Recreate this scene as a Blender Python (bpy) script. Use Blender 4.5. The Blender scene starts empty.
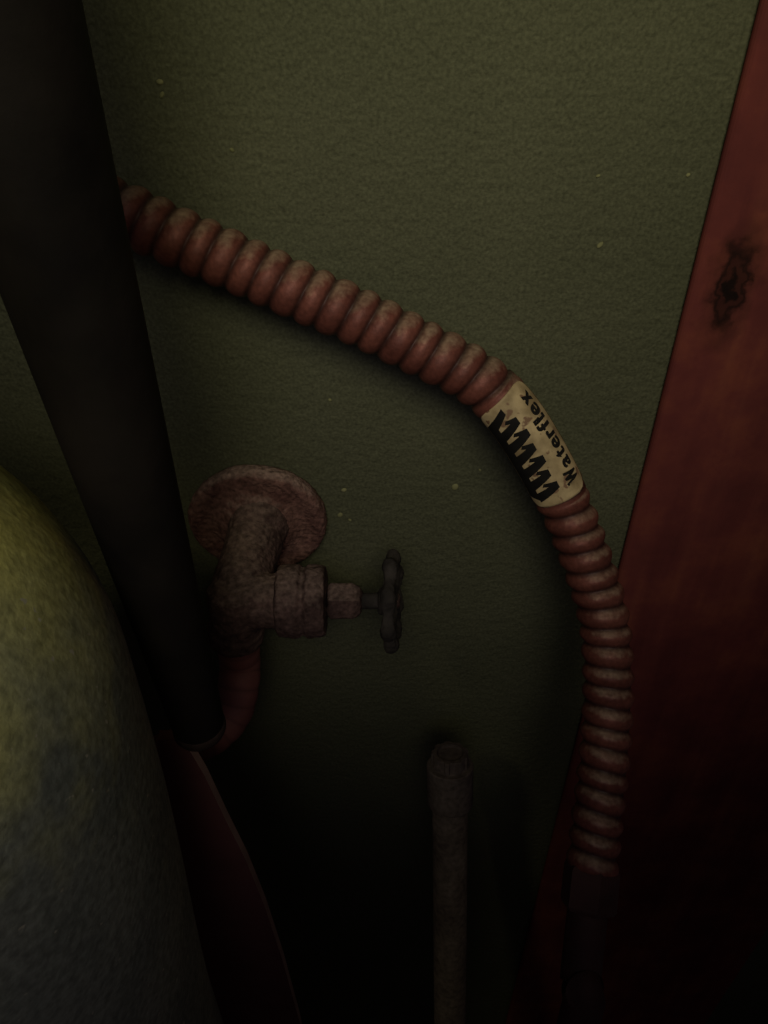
import bpy, bmesh, math, random
import numpy as np
from mathutils import Vector, Matrix

random.seed(4)
scene = bpy.context.scene
scene.view_settings.view_transform = 'Standard'
scene.view_settings.look = 'None'
coll = scene.collection

# ---------------------------------------------------------------- camera
PITCH = math.radians(38.0); DIST = 0.36; F = 780.0
CAM = Vector((0, -DIST*math.cos(PITCH), DIST*math.sin(PITCH)))
cd = bpy.data.cameras.new('camera'); cam = bpy.data.objects.new('camera', cd)
coll.objects.link(cam); scene.camera = cam
cam.location = CAM
cam.rotation_euler = (math.radians(90)-PITCH, 0, 0)
cd.sensor_fit = 'VERTICAL'; cd.sensor_height = 36.0; cd.lens = 36.0*F/1024.0
cd.clip_start = 0.005

def W(u, v, y):
    """survey: world point seen at (u,v) that lies in the plane Y=y"""
    a, b = (u-384)/F, (v-512)/F
    f = Vector((0, math.cos(PITCH), -math.sin(PITCH)))
    d = f + Vector((a, 0, 0)) + b*Vector((0, -math.sin(PITCH), -math.cos(PITCH)))
    t = (y-CAM.y)/d.y
    return CAM + d*t

# ---------------------------------------------------------------- materials
def new_mat(name):
    m = bpy.data.materials.new(name); m.use_nodes = True
    nt = m.node_tree; b = nt.nodes['Principled BSDF']
    return m, nt, b
def N(nt, typ, **kw):
    n = nt.nodes.new(typ)
    for k, v in kw.items(): setattr(n, k, v)
    return n
def ramp(nt, stops):
    r = nt.nodes.new('ShaderNodeValToRGB')
    e = r.color_ramp.elements
    while len(e) < len(stops): e.new(0.5)
    for i, (p, c) in enumerate(stops):
        e[i].position = p; e[i].color = (*c, 1)
    return r
def noise_mat(name, stops, scale, rough=0.7, bump=0.3, bscale=None, dist=0.001, metal=0.0, spec=0.4, detail=6, speck=None, stretch=None, dust_lit=None, groove=None, fine=None):
    m, nt, b = new_mat(name)
    tc = N(nt, 'ShaderNodeTexCoord'); mp = N(nt, 'ShaderNodeMapping')
    if stretch: mp.inputs['Scale'].default_value = stretch
    nt.links.new(tc.outputs['Object'], mp.inputs['Vector'])
    n1 = N(nt, 'ShaderNodeTexNoise'); n1.inputs['Scale'].default_value = scale; n1.inputs['Detail'].default_value = detail
    nt.links.new(mp.outputs[0], n1.inputs['Vector'])
    r = ramp(nt, stops); nt.links.new(n1.outputs['Fac'], r.inputs[0])
    col = r.outputs[0]
    def mixc(fac, c, blend='MIX'):
        nonlocal col
        mx = N(nt, 'ShaderNodeMix', data_type='RGBA', blend_type=blend); mx.inputs['B'].default_value = (*c, 1)
        nt.links.new(fac, mx.inputs['Factor']); nt.links.new(col, mx.inputs['A']); col = mx.outputs['Result']
    def mul(sc, lo, hi, det=3):
        nonlocal col
        n5 = N(nt, 'ShaderNodeTexNoise'); n5.inputs['Scale'].default_value = sc; n5.inputs['Detail'].default_value = det
        nt.links.new(tc.outputs['Object'], n5.inputs['Vector'])
        r5 = ramp(nt, [(0.3, (lo,)*3), (0.7, (hi,)*3)]); nt.links.new(n5.outputs['Fac'], r5.inputs[0])
        ml = N(nt, 'ShaderNodeMix', data_type='RGBA', blend_type='MULTIPLY'); ml.inputs['Factor'].default_value = 1
        nt.links.new(col, ml.inputs['A']); nt.links.new(r5.outputs[0], ml.inputs['B']); col = ml.outputs['Result']
    if dust_lit:      # upward facing tint: dusty layer on metal parts, painted yellow light on the pedestal
        c, lo, hi, amt = dust_lit[:4]; dsc = dust_lit[4] if len(dust_lit) > 4 else 450; damp = dust_lit[5] if len(dust_lit) > 5 else .9
        ge = N(nt, 'ShaderNodeNewGeometry'); sx = N(nt, 'ShaderNodeSeparateXYZ'); nt.links.new(ge.outputs['Normal'], sx.inputs[0])
        n6 = N(nt, 'ShaderNodeTexNoise'); n6.inputs['Scale'].default_value = dsc; n6.inputs['Detail'].default_value = 4
        nt.links.new(tc.outputs['Object'], n6.inputs['Vector'])
        ad = N(nt, 'ShaderNodeMath', operation='MULTIPLY_ADD'); nt.links.new(n6.outputs['Fac'], ad.inputs[0]); ad.inputs[1].default_value = damp; nt.links.new(sx.outputs['Z'], ad.inputs[2])
        rr = ramp(nt, [(lo, (0, 0, 0)), (hi, (amt,)*3)])
        mr = N(nt, 'ShaderNodeMath', operation='MULTIPLY'); nt.links.new(ad.outputs[0], mr.inputs[0]); mr.inputs[1].default_value = 0.5
        nt.links.new(mr.outputs[0], rr.inputs[0]); mixc(rr.outputs[0], c)
    if groove:    # darker colour in the valleys of the corrugation
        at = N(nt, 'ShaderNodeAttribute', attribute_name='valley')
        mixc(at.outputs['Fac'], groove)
    if fine: mul(*fine)
    if speck:
        sc, thr, c = speck
        n3 = N(nt, 'ShaderNodeTexNoise'); n3.inputs['Scale'].default_value = sc; n3.inputs['Detail'].default_value = 2
        nt.links.new(tc.outputs['Object'], n3.inputs['Vector'])
        rr = ramp(nt, [(thr, (0, 0, 0)), (thr+0.06, (1, 1, 1))]); nt.links.new(n3.outputs['Fac'], rr.inputs[0])
        mixc(rr.outputs[0], c)
    nt.links.new(col, b.inputs['Base Color'])
    b.inputs['Roughness'].default_value = rough; b.inputs['Metallic'].default_value = metal
    b.inputs['Specular IOR Level'].default_value = spec
    n2 = N(nt, 'ShaderNodeTexNoise'); n2.inputs['Scale'].default_value = bscale or scale*3; n2.inputs['Detail'].default_value = 5
    nt.links.new(tc.outputs['Object'], n2.inputs['Vector'])
    bp = N(nt, 'ShaderNodeBump'); bp.inputs['Strength'].default_value = bump; bp.inputs['Distance'].default_value = dist
    nt.links.new(n2.outputs['Fac'], bp.inputs['Height']); nt.links.new(bp.outputs[0], b.inputs['Normal'])
    return m

m_wall = noise_mat('wall_paint', [(0.3, (.107, .108, .062)), (0.7, (.133, .132, .077))], 14, rough=0.85, bump=1.0, bscale=250, dist=0.0013, spec=0.15, fine=(800, .74, 1.26))
m_floor = noise_mat('floor_dust', [(0.3, (.012, .012, .011)), (0.7, (.02, .019, .017))], 12, rough=0.9)
m_copper = noise_mat('dusty_copper', [(0.35, (.165, .049, .035)), (0.65, (.25, .080, .056))], 60, rough=0.55, metal=0.25, bump=0.35, bscale=500, dist=0.0005,
                     dust_lit=((.46, .33, .22), .46, .74, .85, 300, .7), groove=(.026, .012, .010), fine=(600, .78, 1.18))
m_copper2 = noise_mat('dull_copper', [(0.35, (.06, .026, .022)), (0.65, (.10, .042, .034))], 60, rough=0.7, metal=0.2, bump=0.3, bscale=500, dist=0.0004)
m_supply = noise_mat('dull_red_tube', [(0.35, (.17, .056, .050)), (0.65, (.25, .090, .074))], 60, rough=0.7, metal=0.0, bump=0.4, bscale=300, dist=0.0006, groove=(.08, .03, .026))
m_brass = noise_mat('grimy_brass', [(0.35, (.066, .038, .033)), (0.65, (.145, .085, .072))], 110, rough=0.9, metal=0.0, bump=0.9, bscale=420, dist=0.0014, fine=(500, .6, 1.35),
                    dust_lit=((.32, .22, .175), .46, .85, .75), spec=.15)
m_flange = noise_mat('grimy_flange', [(0.35, (.13, .060, .050)), (0.65, (.23, .118, .094))], 90, rough=0.9, metal=0.0, bump=1.0, bscale=480, dist=0.0016, fine=(500, .6, 1.4),
                    dust_lit=((.46, .32, .26), .40, .80, .85), spec=.15)
m_handle = noise_mat('grimy_handle', [(0.35, (.034, .029, .026)), (0.65, (.075, .062, .053))], 90, rough=0.9, bump=0.8, bscale=400, dist=0.001, spec=.15)
m_label = noise_mat('cream_sticker', [(0.35, (.34, .24, .12)), (0.62, (.72, .54, .29))], 120, rough=0.6, bump=0.2, bscale=300, dist=0.0004,
                    speck=(260, 0.61, (.28, .16, .09)))
m_ink = noise_mat('black_ink', [(0.3, (.010, .009, .008)), (0.7, (.018, .016, .014))], 200, rough=0.7, bump=0.0, spec=.2)
m_leg = noise_mat('dark_leg', [(0.3, (.009, .0072, .006)), (0.7, (.024, .019, .0145))], 34, rough=0.7, bump=0.4, spec=0.12)
m_foot = noise_mat('worn_foot', [(0.3, (.022, .014, .011)), (0.7, (.06, .037, .028))], 140, rough=0.8, bump=0.6, spec=.2)
m_pipe = noise_mat('dim_pipe', [(0.35, (.070, .052, .046)), (0.65, (.115, .088, .077))], 60, rough=0.85, metal=0.0, bump=0.5, bscale=400, dist=0.0006, fine=(400, .7, 1.3), spec=.15)
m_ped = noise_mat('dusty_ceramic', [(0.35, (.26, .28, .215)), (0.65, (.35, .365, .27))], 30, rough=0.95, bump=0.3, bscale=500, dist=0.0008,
                  speck=(330, 0.70, (.62, .58, .40)), fine=(420, .74, 1.26), dust_lit=((.90, .84, .22), .26, .55, .95, 42, .85), spec=.05)  # yellow on upward faces paints the lit top into the colour
m_sheet = noise_mat('red_brown_sheet', [(0.35, (.16, .056, .050)), (0.65, (.22, .082, .07))], 30, rough=0.8, bump=0.3)
m_rim = noise_mat('sheet_rim', [(0.35, (.40, .25, .20)), (0.65, (.54, .35, .28))], 60, rough=0.8, bump=0.2)

def wood_mat(knot):
    m, nt, b = new_mat('red_stained_wood')
    L = nt.links.new
    tc = N(nt, 'ShaderNodeTexCoord')
    sub = N(nt, 'ShaderNodeVectorMath', operation='SUBTRACT'); sub.inputs[1].default_value = knot
    L(tc.outputs['Object'], sub.inputs[0])
    # warp so that the knot outline is irregular
    wn = N(nt, 'ShaderNodeTexNoise'); wn.inputs['Scale'].default_value = 150; wn.inputs['Detail'].default_value = 8
    L(tc.outputs['Object'], wn.inputs['Vector'])
    ws = N(nt, 'ShaderNodeVectorMath', operation='SUBTRACT'); ws.inputs[1].default_value = (.5, .5, .5); L(wn.outputs['Color'], ws.inputs[0])
    wm = N(nt, 'ShaderNodeVectorMath', operation='SCALE'); wm.inputs['Scale'].default_value = .014; L(ws.outputs[0], wm.inputs[0])
    wa = N(nt, 'ShaderNodeVectorMath', operation='ADD'); L(sub.outputs[0], wa.inputs[0]); L(wm.outputs[0], wa.inputs[1])
    sc = N(nt, 'ShaderNodeVectorMath', operation='MULTIPLY'); sc.inputs[1].default_value = (1, 0.0, 0.34)
    L(wa.outputs[0], sc.inputs[0])
    ln = N(nt, 'ShaderNodeVectorMath', operation='LENGTH'); L(sc.outputs[0], ln.inputs[0])
    s100 = N(nt, 'ShaderNodeMath', operation='MULTIPLY'); s100.inputs[1].default_value = 92; L(ln.outputs['Value'], s100.inputs[0])
    kr = ramp(nt, [(0.0, (1,)*3), (0.14, (.97,)*3), (0.22, (.74,)*3), (0.32, (.74,)*3), (0.40, (.92,)*3), (0.48, (.80,)*3), (0.60, (0.38,)*3), (0.98, (0, 0, 0))])
    L(s100.outputs[0], kr.inputs[0])
    mp = N(nt, 'ShaderNodeMapping'); mp.inputs['Scale'].default_value = (90, 90, 8)
    L(tc.outputs['Object'], mp.inputs['Vector'])
    g = N(nt, 'ShaderNodeTexNoise'); g.inputs['Scale'].default_value = 1.0; g.inputs['Detail'].default_value = 6
    L(mp.outputs[0], g.inputs['Vector'])
    r = ramp(nt, [(0.3, (.175, .042, .038)), (0.55, (.22, .053, .044)), (0.75, (.26, .070, .050))])
    L(g.outputs['Fac'], r.inputs[0])
    n4 = N(nt, 'ShaderNodeTexNoise'); n4.inputs['Scale'].default_value = 30; n4.inputs['Detail'].default_value = 8; n4.inputs['Roughness'].default_value = .65
    L(tc.outputs['Object'], n4.inputs['Vector'])
    r4 = ramp(nt, [(0.36, (.76, .80, .88)), (0.5, (.92, .94, .98)), (0.64, (1.15, 1.25, 1.05))]); L(n4.outputs['Fac'], r4.inputs[0])
    ml = N(nt, 'ShaderNodeMix', data_type='RGBA', blend_type='MULTIPLY'); ml.inputs['Factor'].default_value = 1
    L(r.outputs[0], ml.inputs['A']); L(r4.outputs[0], ml.inputs['B'])
    mx = N(nt, 'ShaderNodeMix', data_type='RGBA'); mx.inputs['B'].default_value = (.014, .009, .008, 1)
    L(kr.outputs[0], mx.inputs['Factor']); L(ml.outputs['Result'], mx.inputs['A'])
    L(mx.outputs['Result'], b.inputs['Base Color'])
    b.inputs['Roughness'].default_value = 0.9; b.inputs['Specular IOR Level'].default_value = 0.08
    bp = N(nt, 'ShaderNodeBump'); bp.inputs['Strength'].default_value = 0.3; bp.inputs['Distance'].default_value = 0.0006
    L(n4.outputs['Fac'], bp.inputs['Height']); L(bp.outputs[0], b.inputs['Normal'])
    return m

# ---------------------------------------------------------------- mesh helpers
def mk(name, verts, faces, mat, parent=None, smooth=True, fmats=None, extra=None):
    me = bpy.data.meshes.new(name)
    me.from_pydata([tuple(v) for v in verts], [], faces)
    bm = bmesh.new(); bm.from_mesh(me)
    bmesh.ops.recalc_face_normals(bm, faces=bm.faces); bm.to_mesh(me); bm.free()
    me.materials.append(mat)
    if extra: me.materials.append(extra)
    if fmats:
        for p, i in zip(me.polygons, fmats): p.material_index = i
    for p in me.polygons: p.use_smooth = smooth
    o = bpy.data.objects.new(name, me); coll.objects.link(o)
    if parent: o.parent = parent
    return o
def top(o, label, cat, kind=None):
    o['label'] = label; o['category'] = cat
    if kind: o['kind'] = kind
    return o
def box(name, lo, hi, mat, bevel=0.0):
    x0, y0, z0 = lo; x1, y1, z1 = hi
    v = [(x0,y0,z0),(x1,y0,z0),(x1,y1,z0),(x0,y1,z0),(x0,y0,z1),(x1,y0,z1),(x1,y1,z1),(x0,y1,z1)]
    f = [(0,1,2,3),(4,5,6,7),(0,1,5,4),(1,2,6,5),(2,3,7,6),(3,0,4,7)]
    o = mk(name, v, f, mat, smooth=False)
    if bevel:
        b = o.modifiers.new('bevel', 'BEVEL'); b.width = bevel; b.segments = 4
    return o
def lathe_data(prof, org, axis, seg=48, mod=None):
    org = Vector(org); ax = Vector(axis).normalized()
    u = ax.orthogonal().normalized(); w = ax.cross(u)
    V = []; Fc = []
    for t, r in prof:
        for i in range(seg):
            a = 2*math.pi*i/seg
            rr = max(r, 1e-5)*(mod(a, t, r) if mod else 1)
            V.append(org + ax*t + (u*math.cos(a)+w*math.sin(a))*rr)
    n = len(prof)
    for k in range(n-1):
        for i in range(seg):
            j = (i+1) % seg
            Fc.append((k*seg+i, k*seg+j, (k+1)*seg+j, (k+1)*seg+i))
    Fc.append(tuple(range(seg))); Fc.append(tuple((n-1)*seg+i for i in range(seg)))
    return V, Fc
def merge(*ds):
    V = []; Fc = []
    for v, f in ds:
        o = len(V); V += list(v); Fc += [tuple(i+o for i in q) for q in f]
    return V, Fc
def hexmod(a, t=0, r=0):
    s = math.pi/3; x = ((a+s/2) % s)-s/2
    return 0.9/math.cos(x)
def remesh(o, vox, smooth=4):
    m = o.modifiers.new('remesh', 'REMESH'); m.mode = 'VOXEL'; m.voxel_size = vox; m.use_smooth_shade = True
    s = o.modifiers.new('smooth', 'SMOOTH'); s.iterations = smooth; s.factor = 0.5
tex = bpy.data.textures.new('crust', 'CLOUDS'); tex.noise_scale = 0.004; tex.noise_depth = 3
def crust(o, amt):
    d = o.modifiers.new('crust', 'DISPLACE'); d.texture = tex; d.strength = amt; d.mid_level = 0.5; d.texture_coords = 'LOCAL'

class Path:
    def __init__(self, pts, step=0.0004):
        P = [np.array(p) for p in pts]
        P = [2*P[0]-P[1]] + P + [2*P[-1]-P[-2]]
        out = []
        for i in range(1, len(P)-2):
            p0, p1, p2, p3 = P[i-1:i+3]
            for k in range(40):
                t = k/40
                out.append(0.5*((2*p1)+(-p0+p2)*t+(2*p0-5*p1+4*p2-p3)*t*t+(-p0+3*p1-3*p2+p3)*t**3))
        out.append(P[-2]); out = np.array(out)
        for _ in range(60): out[1:-1] = 0.25*out[:-2]+0.5*out[1:-1]+0.25*out[2:]
        d = np.r_[0, np.cumsum(np.linalg.norm(np.diff(out, axis=0), axis=1))]
        self.L = d[-1]; self.d = d; self.p = out
    def at(self, s):
        return Vector([float(np.interp(s, self.d, self.p[:, k])) for k in range(3)])
    def tan(self, s):
        return (self.at(min(s+.002, self.L))-self.at(max(s-.002, 0))).normalized()
    def near(self, q):
        return float(self.d[np.argmin(np.linalg.norm(self.p-np.array(q), axis=1))])
D = Vector((0, -math.cos(PITCH), math.sin(PITCH)))
def frame(path, s, ref=D):
    T = path.tan(s); Nn = (ref-T*ref.dot(T)).normalized(); return T, Nn, T.cross(Nn)
def sweep(path, rfun, s0, s1, step, seg=40, ref=D):
    n = max(2, int((s1-s0)/step)); V = []; Fc = []
    for k in range(n+1):
        s = s0+(s1-s0)*k/n; T, Nn, B = frame(path, s, ref); c = path.at(s)
        for i in range(seg):
            a = 2*math.pi*i/seg
            V.append(c+(Nn*math.cos(a)+B*math.sin(a))*rfun(s, a))
    for k in range(n):
        for i in range(seg):
            j = (i+1) % seg; Fc.append((k*seg+i, k*seg+j, (k+1)*seg+j, (k+1)*seg+i))
    Fc.append(tuple(range(seg))); Fc.append(tuple(n*seg+i for i in range(seg)))
    return V, Fc
def valley_attr(o, s0, s1, step, seg, fun):
    n = max(2, int((s1-s0)/step)); at = o.data.attributes.new('valley', 'FLOAT', 'POINT')
    vals = [fun(s0+(s1-s0)*k/n, 2*math.pi*i/seg) for k in range(n+1) for i in range(seg)]
    at.data.foreach_set('value', vals)

FLOOR = -0.62
# ---------------------------------------------------------------- room
wall = box('wall_back', (-0.6, 0, FLOOR-0.02), (0.6, 0.05, 0.7), m_wall); wall['kind'] = 'structure'
bm = bmesh.new(); bm.from_mesh(wall.data)
for (u, v, r) in [(600,245,.0015),(598,176,.0009),(455,487,.0019),(344,490,.0011),(350,520,.0010),(160,82,.0012),(162,95,.0012),(232,150,.0007),(688,175,.0007),(480,470,.0008),(330,400,.0008),(340,515,.0012)]:
    c = W(u, v, 0)
    mt = Matrix.Translation(c) @ Matrix.Rotation(random.random()*3, 4, 'Y') @ Matrix.Diagonal((r*random.uniform(.5,1.4), .0006, r, 1))
    bmesh.ops.create_icosphere(bm, subdivisions=2, radius=1, matrix=mt)
bm.to_mesh(wall.data); bm.free()
m_fleck = noise_mat('paint_fleck', [(0.3, (.17, .17, .07)), (0.7, (.34, .32, .15))], 200, rough=0.8, bump=0.2)
wall.data.materials.append(m_fleck)
for p in wall.data.polygons[6:]: p.material_index = 1; p.use_smooth = True
fl = box('floor', (-0.6, -0.7, FLOOR-0.03), (0.6, 0.0, FLOOR), m_floor); fl['kind'] = 'structure'

# ---------------------------------------------------------------- wooden board
kp = W(732, 287, -0.005)
board = box('wooden_board', (0.1138, -0.005, FLOOR), (0.30, 0.0, 0.6), wood_mat(tuple(kp)), bevel=0.003)
top(board, "red-brown stained wooden board with a dark knot, against the wall", "board")

# ---------------------------------------------------------------- corrugated hose
pts = [(-330,60,-.016),(-150,118,-.016),(-20,165,-.016),(60,190,-.017),(120,212,-.018),(180,239,-.019),(240,265,-.020),(300,292,-.022),(360,318,-.024),(420,348,-.027),
       (470,374,-.030),(504,403,-.033),(532,442,-.037),(562,498,-.043),(585,556,-.052),(604,620,-.064),(608,690,-.080),(604,760,-.098),(597,820,-.114),(592,868,-.127)]
path = Path([W(*p) for p in pts])
RO = 0.0104; RI = 0.0086; PIT = 0.0083
sA = path.near(W(496, 394, -.032)); sB = path.near(W(561, 493, -.043))
def q_at(s, a=0):
    return abs(math.sin(math.pi*(s+.0011*math.sin(a))/PIT + .12*math.sin(s*310)))
def rh(s, a):
    q = q_at(s, a)
    r = RI+(RO-RI)*(q**0.8)
    if s > sB: r = RI+(RO-0.0001-RI)*(q**1.3)
    if sA-.002 < s < sB+.002: r = max(r, .0101)
    return r
V, Fc = sweep(path, rh, 0, path.L, 0.0005, 60)
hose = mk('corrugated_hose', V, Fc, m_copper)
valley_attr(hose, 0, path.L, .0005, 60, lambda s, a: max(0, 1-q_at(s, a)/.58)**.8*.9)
top(hose, "reddish corrugated copper flexible water hose with cream paper label", "hose")
eT = path.tan(path.L); e0 = path.at(path.L)
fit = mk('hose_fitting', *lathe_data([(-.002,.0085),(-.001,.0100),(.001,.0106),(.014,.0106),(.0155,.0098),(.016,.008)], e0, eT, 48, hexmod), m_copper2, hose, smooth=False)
e1 = e0+eT*0.014
tailp = Path([e1, e1+eT*0.03, W(582, 1010, -.165), Vector((e1.x-.012, -.19, -.26)), Vector((e1.x-.012, -.195, FLOOR))])
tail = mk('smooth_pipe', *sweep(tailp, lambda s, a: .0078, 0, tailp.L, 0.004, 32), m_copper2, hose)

# label sticker
RL = 0.0107
def lab(s, th, r): 
    T, Nn, B = frame(path, s); return path.at(s)+(Nn*math.cos(th)+B*math.sin(th))*r
Llen = sB-sA; th0, th1 = -1.05, 1.55
nA, nT = 60, 40
V = []; Fc = []
for lay in (0, 1):
    for i in range(nA+1):
        a = i/nA
        e = min(a, 1-a)*Llen; c = 0.006
        shr = (c-math.sqrt(max(0, c*c-(c-e)**2)))/RL if e < c else 0
        for j in range(nT+1):
            th = (th0+shr)+(th1-th0-2*shr)*j/nT
            V.append(lab(sA+a*Llen, th, RL-(0.0005 if lay else 0)))
M = (nA+1)*(nT+1)
for i in range(nA):
    for j in range(nT):
        k = i*(nT+1)+j
        Fc.append((k, k+1, k+nT+2, k+nT+1)); Fc.append((M+k, M+k+nT+1, M+k+nT+2, M+k+1))
bd = [(i*(nT+1)) for i in range(nA+1)]; bd2 = [nA*(nT+1)+j for j in range(1, nT+1)]; bd3 = [i*(nT+1)+nT for i in range(nA-1, -1, -1)]; bd4 = [j for j in range(nT-1, 0, -1)]
loop = bd+bd2+bd3+bd4
for a, b in zip(loop, loop[1:]+loop[:1]): Fc.append((a, b, b+M, a+M))
sticker = mk('label', V, Fc, m_label, hose); sticker['label'] = "worn cream paper sticker printed in black"

def map_ab(a, b, r=RL+0.00012):
    return lab(sB-a, b/RL, r)
# bold condensed word: each letter in its own slot, struck several times sideways for a heavy even weight
widths = {'W':1.40,'a':1,'t':.74,'e':1,'r':.76,'f':.74,'l':.46,'x':1}
word = 'Waterflex'; tot = sum(widths[c] for c in word)
avail = Llen-.0085; pos = .0045; bmw = bmesh.new()
for ch in word:
    tcu = bpy.data.curves.new('letter', 'FONT'); tcu.body = ch; tcu.size = 1.0; tcu.offset = 0.015; tcu.resolution_u = 6
    to = bpy.data.objects.new('letter', tcu); coll.objects.link(to); bpy.context.view_layer.update()
    me0 = bpy.data.meshes.new_from_object(to.evaluated_get(bpy.context.evaluated_depsgraph_get())); bpy.data.objects.remove(to)
    wslot = widths[ch]/tot*avail; ext = .00062
    for kk in range(4):
        bm = bmesh.new(); bm.from_mesh(me0); bmesh.ops.triangulate(bm, faces=bm.faces); bmesh.ops.subdivide_edges(bm, edges=bm.edges, cuts=2)
        xs = [v.co.x for v in bm.verts]; x0, x1 = min(xs), max(xs)
        for v in bm.verts:
            a = pos+.05*wslot+(wslot*.88-ext)*(v.co.x-x0)/(x1-x0)+ext*kk/3; v.co = map_ab(a, -.0078+v.co.y*.0086+(kk%2)*.00018, RL+.00012+kk*.00001)
        mt_ = bpy.data.meshes.new('t'); bm.to_mesh(mt_); bm.free(); bmw.from_mesh(mt_); bpy.data.meshes.remove(mt_)
    pos += wslot
me = bpy.data.meshes.new('printed_word'); bmw.to_mesh(me); bmw.free(); me.materials.append(m_ink)
tw = bpy.data.objects.new('printed_word', me); coll.objects.link(tw); tw.parent = sticker
# emblem: heavy jagged coil, thick strokes joined by thin returns along a solid edge band
def quad(poly):
    p = [Vector((x, y)) for x, y in poly]; v = []; f = []; n = 8
    for i in range(n+1):
        for j in range(n+1):
            s, t = i/n, j/n
            q = (p[0]*(1-s)+p[1]*s)*(1-t)+(p[3]*(1-s)+p[2]*s)*t
            v.append(map_ab(q.x, q.y))
    for i in range(n):
        for j in range(n):
            k = i*(n+1)+j; f.append((k, k+1, k+n+2, k+n+1))
    return v, f
ds = []; nz = 7; w = (Llen-.0060)/nz
for i in range(nz):
    a = .0026+i*w; h = .0014+.0008*(i % 2)
    if i == nz-1: h = .0045
    ds.append(quad([(a, .0108), (a+w*.74, .0108), (a+w*1.18, h), (a+w*.68, h)]))
    if i < nz-1: ds.append(quad([(a+w*.82, h), (a+w*1.18, h), (a+w*1.34, .0062), (a+w*1.12, .0072)]))
ds.append(quad([(.0034, .0105), (.0026+nz*w*.97, .0105), (.0026+nz*w*.92, .0155), (.0055, .0155)]))
em = mk('printed_emblem', *merge(*ds), m_ink, sticker)

# ---------------------------------------------------------------- valve
vx, vz = -0.0575, 0.001
valve = bpy.data.objects.new('shutoff_valve', None); coll.objects.link(valve); valve.location = (vx, 0, vz)
valve.empty_display_size = 0.02
top(valve, "grimy old angle shut-off valve with round wall flange and wheel handle", "valve")
def vpart(name, data, mat, smooth=True):
    o = mk(name, data[0], data[1], mat, None, smooth); o.parent = valve; o.matrix_parent_inverse = Matrix.Translation((-vx, 0, -vz)); return o
fp = [(-.0,.0298),(.001,.0310),(.005,.0316),(.0078,.0312),(.0092,.0300),(.0097,.0285),(.0096,.0268),(.0092,.0250),(.0090,.0238),(.0090,.0225),(.0092,.0205),(.0097,.0190),(.0104,.0180),(.0114,.0165),(.0125,.0145),(.0135,.012),(.0135,.005)]
V, Fc = lathe_data(fp, (vx,0,vz-.0015), (0,-1,0), 96)
V = [Vector((v.x, v.y, (vz-.0015)+(v.z-(vz-.0015))*.91)) for v in V]
esc = vpart('wall_flange', (V, Fc), m_flange)
sub = esc.modifiers.new('sub', 'SUBSURF'); sub.levels = 1; sub.render_levels = 1; crust(esc, .0012)
by, bz = -0.048, -0.010; bx = -0.0620
d = merge(lathe_data([(-.004,.0150),(.001,.0142),(.006,.0128),(.018,.0122),(.022,.0122),(.032,.0126),(.036,.0118),(.045,.0095)], (vx+.001,-.009,vz-.001), Vector((bx-vx-.001, by+.009, bz-vz+.001)), 32),
          lathe_data([(-.0145,.003),(-.0135,.009),(-.008,.0122),(0,.0130),(.007,.0118),(.010,.008),(.011,.002)], (bx,by,bz), (0,0,1), 8),
          lathe_data([(0,.011),(.012,.0115),(.018,.0120)], (bx,by,bz), (1,0,0), 32),
          lathe_data([(0,.0115),(.014,.0115),(.015,.0124),(.022,.0124),(.023,.010)], (bx,by,bz), (-.14,0,-1), 32))
body = vpart('valve_body', d, m_brass); remesh(body, 0.0006, 6); crust(body, .0015)
bon = vpart('bonnet', lathe_data([(0,.010),(.001,.0140),(.002,.0152),(.006,.0154),(.010,.0155),(.011,.0142),(.0125,.0142),(.0135,.0156),(.0195,.0152),(.021,.014),(.0215,.006)], (-.0455,by,bz), (1,0,0), 56), m_brass)
remesh(bon, .0006, 3); crust(bon, .0012)
nut = vpart('packing_nut', lathe_data([(0,.0070),(.0012,.0082),(.010,.0082),(.012,.0074),(.0135,.0060),(.0145,.0035)], (-.0235,by,bz), (1,0,0), 48, hexmod), m_brass, False)
remesh(nut, .0005, 2); crust(nut, .0009)
stem = vpart('stem', lathe_data([(0,.0034),(.016,.0034),(.0165,.003)], (-.012,by,bz), (1,0,0), 24), m_handle)
hx = 0.0035
hax = Vector((1, -.10, .06)).normalized(); hu = hax.cross(Vector((0,0,1))).normalized(); hw = hax.cross(hu)
hc = Vector((hx, by, bz))
seg = 144; ts = 12; V = []; Fc = []
for i in range(seg):
    a = 2*math.pi*i/seg; lob = math.cos(8*a+.4); R = .0174*(1+.055*lob); k1 = .0030+.0006*lob; k2 = .0028+.0006*lob
    rad = hu*math.cos(a)+hw*math.sin(a)
    for j in range(ts):
        b = 2*math.pi*j/ts
        V.append(hc+hax*(k2*math.sin(b))+rad*(R+k1*math.cos(b)))
for i in range(seg):
    for j in range(ts):
        Fc.append((i*ts+j, ((i+1)%seg)*ts+j, ((i+1)%seg)*ts+(j+1)%ts, i*ts+(j+1)%ts))
ds = [(V, Fc), lathe_data([(-.006,.004),(-.005,.0060),(.001,.0060),(.002,.004)], hc, hax, 24)]
for k in range(4):
    a = .35+k*math.pi/2
    ds.append(lathe_data([(0,.0026),(.017,.0026)], hc, hu*math.cos(a)+hw*math.sin(a), 12))
handle = vpart('wheel_handle', merge(*ds), m_handle)
remesh(handle, 0.0005, 2); crust(handle, .0016)
scr = vpart('screw', lathe_data([(0,.0034),(.0012,.0034),(.002,.0022)], hc+hax*.0012, hax, 20), m_brass)

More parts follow.
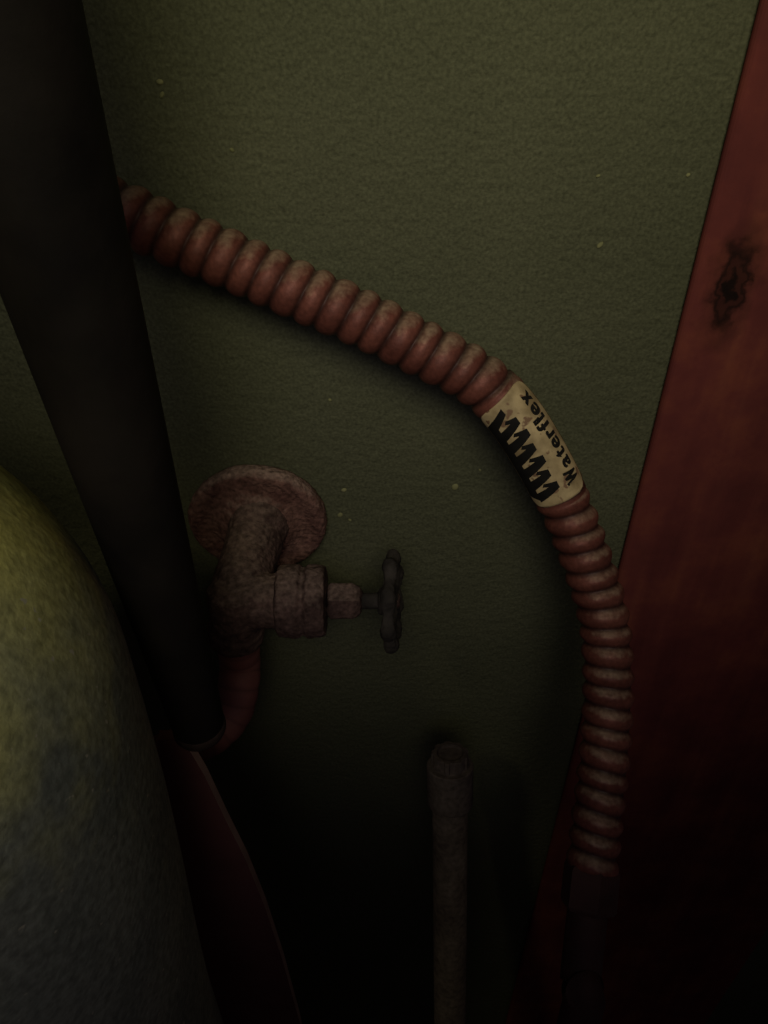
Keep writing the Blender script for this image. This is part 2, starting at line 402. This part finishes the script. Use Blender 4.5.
# supply tube from the valve
sp = Path([Vector((bx-.002, by, bz-.020)), Vector((bx-.003, by, bz-.038)), W(239,682,-.054), W(232,712,-.062), W(212,734,-.070), W(184,746,-.076), Vector((-.110,-.074,-.085)), Vector((-.150,-.070,-.095)), Vector((-.20,-.066,-.15)), Vector((-.22,-.066,-.30)), Vector((-.22,-.066,FLOOR))])
V, Fc = sweep(sp, lambda s, a: .0090+.00035*abs(math.sin(math.pi*s/.0072)), 0, sp.L, .0008, 36, ref=Vector((0.05,-1,0.3)).normalized())
sup = mk('supply_hose', V, Fc, m_supply)
valley_attr(sup, 0, sp.L, .0008, 36, lambda s, a: max(0, 1-abs(math.sin(math.pi*s/.0072))/.5)*.5)
top(sup, "dull red-brown supply hose curving down from the valve", "hose")

# ---------------------------------------------------------------- capped stub pipe
pt = W(450, 762, -.055); pb = W(450, 1040, -.115); ax = (pb-pt).normalized()
Lp = (pt.z-FLOOR)/(-ax.z)
stub = bpy.data.objects.new('capped_pipe', None); coll.objects.link(stub); stub.location = pt+ax*Lp
top(stub, "narrow upright metal pipe closed with a wider cap", "pipe")
def spart(name, data, mat, smooth=True):
    o = mk(name, data[0], data[1], mat, None, smooth); o.parent = stub; o.matrix_parent_inverse = Matrix.Translation(-(pt+ax*Lp)); return o
spart('pipe', lathe_data([(.02,.0090),(Lp,.0094)], pt, ax, 36), m_pipe)
def ridged(a, t, r): return 1+(.05*(1 if math.sin(9*a) > 0 else -1) if t < .0012 and r > .007 else 0)
cp = spart('cap', lathe_data([(-.0040,.0062),(-.0056,.0066),(-.0056,.0086),(-.0050,.0088),(.0010,.0088),(.0014,.0090),(.0014,.0112),(.0019,.0116),(.0240,.0116),(.0245,.0112),(.0245,.0090)], pt, ax, 90, ridged), m_pipe, smooth=False)

# ---------------------------------------------------------------- dark tapered leg
lt = W(-13, 0, -.12); lb = W(201, 732, -.12)
dr = (lt-lb); Ll = dr.length
prof = [(0.0035,.0070),(.0040,.0082),(.005,.0086)]
for k in range(1, 9):
    f = k/8; prof.append((.005+f*(Ll-.003)*1.35, .0086+f*1.35*(.0160-.0086)))
leg = mk('tapered_leg', *lathe_data(prof, lb, dr, 48), m_leg)
top(leg, "nearly black tapered furniture leg standing beside the valve", "furniture leg")
mk('foot', *lathe_data([(0,.0070),(.0008,.0084),(.002,.0089),(.0035,.0089),(.0048,.0086),(.005,.0075)], lb, dr, 40), m_foot, leg)['label'] = "worn dark brown foot cap"

# ---------------------------------------------------------------- brown sheet under the leg
edge = [(-.0700,-.0080),(-.0655,-.030),(-.0615,-.060),(-.0570,-.090),(-.053,-.130),(-.0495,-.185),(-.0465,-.26),(-.045,-.34),(-.0445,FLOOR)]
ys0, ys1 = -.1185, -.1145
poly = edge + [(-.090, FLOOR), (-.090, -.1), (-.079, -.0080)]
n = len(poly); V = [Vector((x, ys0, z)) for x, z in poly]+[Vector((x, ys1, z)) for x, z in poly]
Fc = [tuple(range(n)), tuple(range(2*n-1, n-1, -1))]+[(i, (i+1)%n, n+(i+1)%n, n+i) for i in range(n)]
fm = [0, 0]+[1 if i < len(edge)-1 else 0 for i in range(n)]
sheet = mk('board_panel', V, Fc, m_sheet, None, False, fm, m_rim)
top(sheet, "thin red-brown panel with curved pale edge beside the pedestal", "panel")

# ---------------------------------------------------------------- pale pedestal
pc = Vector((-.1360, -.172)); R = .074
V = []; Fc = []; seg = 96
zs = []
H0 = .152; dome = .088
for k in range(24):
    z = FLOOR+(H0-dome-FLOOR)*k/24
    t = min(1, max(0, (0.04-z)/.20)); zs.append((z, 1.0-.09*t*t*(3-2*t)))
for k in range(25):
    a = k/24*math.pi/2
    zs.append((H0-dome+dome*math.sin(a), max(math.cos(a)**0.93, .003)))
for z, f in zs:
    for i in range(seg):
        a = 2*math.pi*i/seg
        V.append(Vector((pc.x+R*f*math.cos(a), pc.y+R*f*math.sin(a), z)))
for k in range(len(zs)-1):
    for i in range(seg):
        j = (i+1) % seg; Fc.append((k*seg+i, k*seg+j, (k+1)*seg+j, (k+1)*seg+i))
Fc.append(tuple(range(seg))); Fc.append(tuple((len(zs)-1)*seg+i for i in range(seg)))
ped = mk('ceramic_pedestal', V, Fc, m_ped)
top(ped, "dusty pale rounded ceramic pedestal with its lit top painted yellow", "pedestal")

# ---------------------------------------------------------------- lights
def spot(name, loc, tgt, power, ang, blend, rad, col):
    l = bpy.data.lights.new(name, 'SPOT'); l.energy = power; l.spot_size = math.radians(ang); l.spot_blend = blend; l.shadow_soft_size = rad; l.color = col
    o = bpy.data.objects.new(name, l); coll.objects.link(o); o.location = loc
    o.rotation_euler = (Vector(tgt)-Vector(loc)).to_track_quat('-Z', 'Y').to_euler(); return o
spot('key_lamp', (.02, -.48, .48), (.035, 0, .20), 4.6, 52, 1.0, .12, (1.0, .96, .60))
spot('fill_lamp', (-.02, -.54, .42), (.01, 0, .085), 1.7, 42, 1.0, .14, (.70, .66, 1.0))
spot('pedestal_fill', (-.24, -.40, .46), (-.165, -.21, .095), 3.2, 30, 1.0, .04, (1.0, .93, .58))  # added spot with no visible source, brightens the pedestal top
w = bpy.data.worlds.new('world'); scene.world = w; w.use_nodes = True
w.node_tree.nodes['Background'].inputs[0].default_value = (1.0, .88, 1.0, 1); w.node_tree.nodes['Background'].inputs[1].default_value = .013
